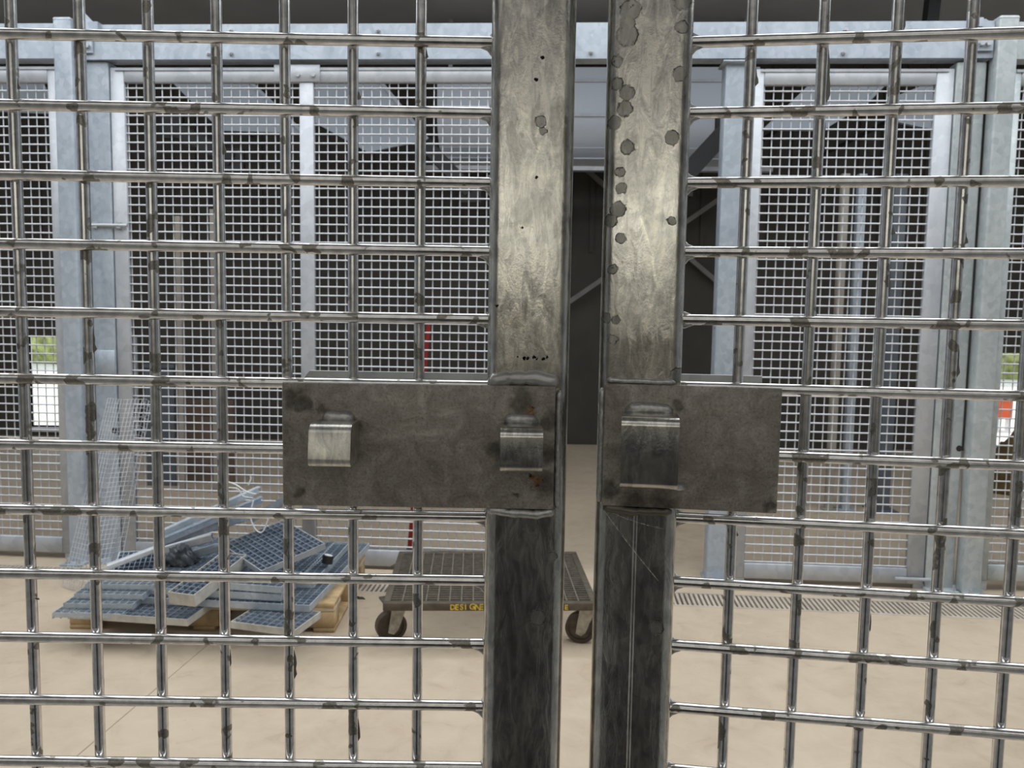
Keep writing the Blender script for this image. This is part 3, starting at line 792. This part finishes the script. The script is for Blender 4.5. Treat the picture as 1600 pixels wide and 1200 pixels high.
# local: x = u, y = -off, z = height
RW = .00405
JT, JB = -4, 15
def leaf(root, Z, i0, i1, xa, xb):
    zt, zb = Z + .05 * -JT + .02, Z - .05 * JB - .02
    vm = MB().tube([(0, 0, zb), (0, 0, zt)], RW, 14).mesh('vertical_wire')
    for i in range(i0, i1 + 1): place('vertical_wire', vm, WIRE, root, (.05 * i, .0038, 0))
    hm = MB().tube([(xa, 0, 0), (xb, 0, 0)], RW, 14).mesh('horizontal_wire')
    for j in range(JT, JB + 1): place('horizontal_wire', hm, WIRE, root, (0, -.004, Z - .05 * j))
leaf(GL, ZL, -12, 6, -.64, .354)
leaf(GR, ZR, 0, 16, -.045, .84)
RS = [(-.0893, -.0024, .0085), (-.0895, .006, .006), (-.0519, -.0294, .0058), (-.0875, .0146, .008), (-.0520, .0200, .007), (-.0520, .002, .005), (-.0885, -.0417, .006), (-.0896, -.0526, .006),
      (-.0562, -.0729, .0055), (-.0871, -.0791, .0055), (-.0915, -.096, .004), (-.0908, -.1076, .0045), (-.0922, -.1224, .0062),
      (-.0898, -.1427, .0042), (-.0914, -.2011, .0035), (-.0938, -.2149, .004), (-.0470, -.2400, .006), (-.0543, -.1305, .0035), (-.0562, -.4269, .0062), (-.0948, -.165, .004), (-.0955, -.035, .005), (-.0965, -.062, .0055), (-.0960, -.020, .0045), (-.0970, -.130, .005), (-.0985, -.20, .004)]
LS = [(.3878, -.0614, .0045), (.3893, -.0679, .003), (.4018, -.3726, .0042), (.3923, -.4187, .007)]
SPK = [(.3745 + .0035 * k + (.001 if k % 2 else 0), ZL - .2262 - (.0012 if k % 3 else 0), .0011 + .0004 * (k % 2)) for k in range(7)] + [(.3590, ZL - .190, .0012), (.3855, ZL - .1, .0010), (.376, ZL - .135, .0009), (.3840, ZL - .033, .0012), (.388, ZL - .018, .0015)]
TL = tube_mat('left_stile_zinc', [(u, ZL + z, r) for u, z, r in LS], SPK)
TR = tube_mat('right_stile_zinc', [(u, ZR + z, r) for u, z, r in RS])
def stile(root, x0, x1, mat):
    MB().prism(rrect(x0, -.03, x1, .03, .0085, 7), 'z', .0, 2.3).build('stile_tube', mat, root, ang=60)
stile(GL, .3525, .4118, TL)
stile(GR, -.1032, -.0435, TR)
# rolled seam line down the right stile
MB().tube([(-.0735, -.0298, .02), (-.0735, -.0298, ZR - .246)], .0017, 10, True, .40).build('weld_seam', TR, GR)
# welds where the horizontals meet the stiles
def end_welds(root, Z, x, sgn):
    rnd = random.Random(5)
    for j in range(-2, 13):
        if j in (5, 6): continue
        z = Z - .05 * j; mb = MB(); L = rnd.uniform(.006, .011)
        mb.tube([(x, -.004, z - .0065), (x, -.004, z + .0055)], [.0032, .0026], 8)
        mb.tube([(x, -.003, z - L), (x - sgn * .0035, -.004, z - .0042), (x - sgn * .010, -.004, z - .0030)], [.0012, .0024, .0010], 7)
        if sgn < 0: mb.tube([(x, -.003, z + L * .8), (x - sgn * .003, -.004, z + .0040), (x - sgn * .008, -.004, z + .0032)], [.001, .0020, .0008], 7)
        mb.build('end_weld', WELD, root, ang=80)
end_welds(GL, ZL, .3535, 1)
end_welds(GR, ZR, -.0445, -1)

# lock plates
PM_L = plate_mat('left_plate_steel', [(.3775, ZL - .257, .012), (.398, ZL - .272, .010), (.400, ZL - .295, .010), (.395, ZL - .318, .013), (.360, ZL - .292, .008), (.2605, ZL - .275, .006), (.222, ZL - .263, .007), (.215, ZL - .258, .009), (.374, ZL - .327, .003), (.236, ZL - .266, .006), (.219, ZL - .325, .006)],
                [(.3845, ZL - .2652, .0045), (.3885, ZL - .3145, .006)])
PM_R = plate_mat('right_plate_steel', [(-.075, ZR - .332, .014), (-.055, ZR - .334, .012), (-.0935, ZR - .325, .008), (.022, ZR - .332, .006), (-.048, ZR - .262, .006)], [])
REARP = galv('rear_plate_zinc', (.36, .37, .37), (.50, .51, .51), 30, .42, .6)
def plates(root, mat, x0, x1, Z, rx0, rx1, cham):
    fp = bevel_box('front_lock_plate', (x0, -.0365, Z - .336), (x1, -.0303, Z - .2466), .0012, mat, root, 2)
    zt, zb = Z - .2432, Z - .333
    pr = [(rx0, zb), (rx1, zb), (rx1, zt), (rx0, zt)]
    if cham: pr = [(rx0, zb), (rx1, zb), (rx1, zt), (rx0 + .004, zt), (rx0, zt - .005)]
    MB().prism(pr, 'y', .0303, .0363).build('rear_lock_plate', REARP, root, smooth=False)
    return fp
FL = plates(GL, PM_L, .2070, .4020, ZL, .2065, .3525, True)
FR = plates(GR, PM_R, -.0985, .0252, ZR, -.0435, .0222, False)
FILLET = galv('fillet_zinc', (.34, .34, .33), (.48, .48, .465), 60, .36, .55)
# welds around the plates (on the stile face)
weld([(.3545, -.0300, ZL - .2440), (.370, -.0300, ZL - .2420), (.390, -.0300, ZL - .2420), (.4045, -.0300, ZL - .2450)], .0060, 'weld_bead', FILLET, GL, 1)
weld([(.354, -.033, ZL - .3375), (.372, -.0335, ZL - .3395), (.390, -.0335, ZL - .3405), (.4035, -.033, ZL - .3375)], .0036, 'weld_bead', WELD, GL, 2)
weld([(.4045, -.0325, ZL - .25), (.4045, -.0325, ZL - .335)], .0024, 'weld_bead', WELD, GL, 3)
weld([(-.1000, -.0325, ZR - .25), (-.1000, -.0325, ZR - .334)], .0026, 'weld_bead', WELD, GR, 4)
weld([(-.097, -.0335, ZR - .2445), (-.075, -.0335, ZR - .2445), (-.048, -.0335, ZR - .2450)], .0022, 'weld_bead', WELD, GR, 5)
weld([(-.097, -.033, ZR - .3380), (-.075, -.0335, ZR - .3395), (-.048, -.033, ZR - .3390)], .0034, 'weld_bead', plain('dirty_weld', (.16, .15, .12), .45, .6), GR, 6)

def keeper(root, plate, x0, x1, zt, zb, depth, mat, seed, tilt=0.0, drop=False):
    """square tube stub welded on the plate; its hollow runs sideways"""
    y1 = -.0362; y0 = y1 - depth; r = .0060; th = .0036
    outer = rrect(y0, zb, y1 + .004, zt, r, 6); inner = rrect(y0 + th, zb + th, y1 + .004 - th, zt - th, r - th, 6)
    def lean(pr): return [(y + (tilt * (z - zb) if y < (y0 + y1) / 2 else 0), z) for y, z in pr]
    k = MB().prism(lean(outer), 'x', x0, x1).build('bolt_keeper', mat, plate, ang=40)
    wz = zt + .0002
    weld([(x0 + .003, y1 - .001, wz), (x0 + (x1 - x0) * .35, y1 - .0015, wz + .0022), (x0 + (x1 - x0) * .7, y1 - .0015, wz + .0018), (x1 - .003, y1 - .001, wz)], .0046, 'weld_bead', WELD, plate, seed, step=.0045)
    if drop:
        MB().tube([(x1 - .003, y0 + .010, zb + .001), (x1 + .002, y0 + .016, zb - .0005), (x1 + .005, y0 + .020, zb - .0004), (x1 + .0068, y0 + .022, zb - .0004)], [.0016, .0023, .0030, .0010], 10).build('zinc_drop', WELD, plate, ang=80)
    return k
KEEP1 = tube_mat('keeper_zinc_pale', [(9, 9, .01)], (), .26, .40)
KEEP3 = tube_mat('keeper_zinc_dark', [(9, 9, .01)], (), .12, .20)
keeper(GL, FL, .2335, .2620, ZL - .2727, ZL - .3012, .0350, KEEP1, 11, .16)
keeper(GL, FL, .3632, .3920, ZL - .2727, ZL - .3030, .0340, KEEP, 12, .0)
keeper(GR, FR, -.0856, -.0470, ZR - .2660, ZR - .3158, .0345, KEEP3, 13, -.035, True)

# zinc dags left on the vertical wires: (root, wire index, z, length, width)
def dag(root, Z, i, z, ln, wd, seed):
    rnd = random.Random(seed); n = 6; x0 = .05 * i + .0036
    pts = [(x0, Z + z + ln / 2)]
    for k in range(1, n): pts.append((x0 + wd * (k / n) ** .8 * rnd.uniform(.55, 1.1), Z + z + ln / 2 - ln * k / n + rnd.uniform(-.0006, .0006)))
    pts.append((x0, Z + z - ln / 2))
    MB().prism(pts, 'y', .0030, .0036).build('zinc_dag', DAG, root, smooth=False)
DAG = plain('dull_zinc_flash', (.20, .19, .17), .5, .6)
def loc_L(px, py):
    d = ray(px, py); n = Vector((math.sin(AL), -math.cos(AL), 0)); P = Vector((XL, YL, 0))
    q = d * (P.dot(n) / d.dot(n)); return q.z + H - ZL
def loc_R(px, py):
    d = ray(px, py); n = Vector((math.sin(AR), -math.cos(AR), 0)); P = Vector((XR, YR, 0))
    q = d * (P.dot(n) / d.dot(n)); return q.z + H - ZR
PXM = .61 / FPX
for k, (i, px, py, ln, wd) in enumerate(((0, 31, 128, 20, 5), (0, 40, 440, 18, 4), (1, 140, 530, 46, 7), (3, 352, 230, 22, 7), (5, 563, 147, 14, 7), (6, 669, 82, 16, 5),
                                (4, 459, 1040, 54, 8), (5, 563, 936, 6, 17), (5, 564, 1142, 44, 6), (3, 359, 1028, 38, 4), (2, 248, 705, 44, 3), (1, 144, 640, 40, 3), (0, 61, 937, 4, 8), (6, 668, 420, 26, 4))):
    dag(GL, ZL, i, loc_L(px, py), ln * PXM, wd * PXM, 30 + k)
for k, (i, px, py, ln, wd) in enumerate(((0, 1183, 116, 34, 6), (1, 1300, 115, 88, 9), (2, 1413, 24, 44, 6), (1, 1292, 210, 60, 4), (3, 1512, 370, 22, 6), (3, 1502, 560, 62, 6), (2, 1396, 358, 18, 7),
                                (2, 1362, 972, 42, 4), (1, 1281, 370, 40, 3), (2, 1394, 440, 46, 5), (0, 1150, 835, 10, 4), (1, 1275, 490, 12, 4))):
    dag(GR, ZR, i, loc_R(px, py), ln * PXM, wd * PXM, 60 + k)

# cobweb threads across the right stile
cw = thing('cobweb', 'two beaded spider threads across the right stile under its lock plate', 'cobweb', (XR, YR, 0), AR)
for (a, b) in (((-.0965, -.3405), (-.0555, -.3915)), ((-.0960, -.3400), (-.0535, -.3525))):
    p, q = Vector((a[0], -.0325, ZR + a[1])), Vector((b[0], -.0312, ZR + b[1]))
    pts = [p.lerp(q, k / 60) - Vector((0, 0, .0012 * math.sin(PI * k / 60))) for k in range(61)]
    rr = [.00008 + (.00026 if random.random() < .3 else .0) for _ in pts]
    MB().tube(pts, rr, 5).build('silk_thread', SILK, cw, ang=80)
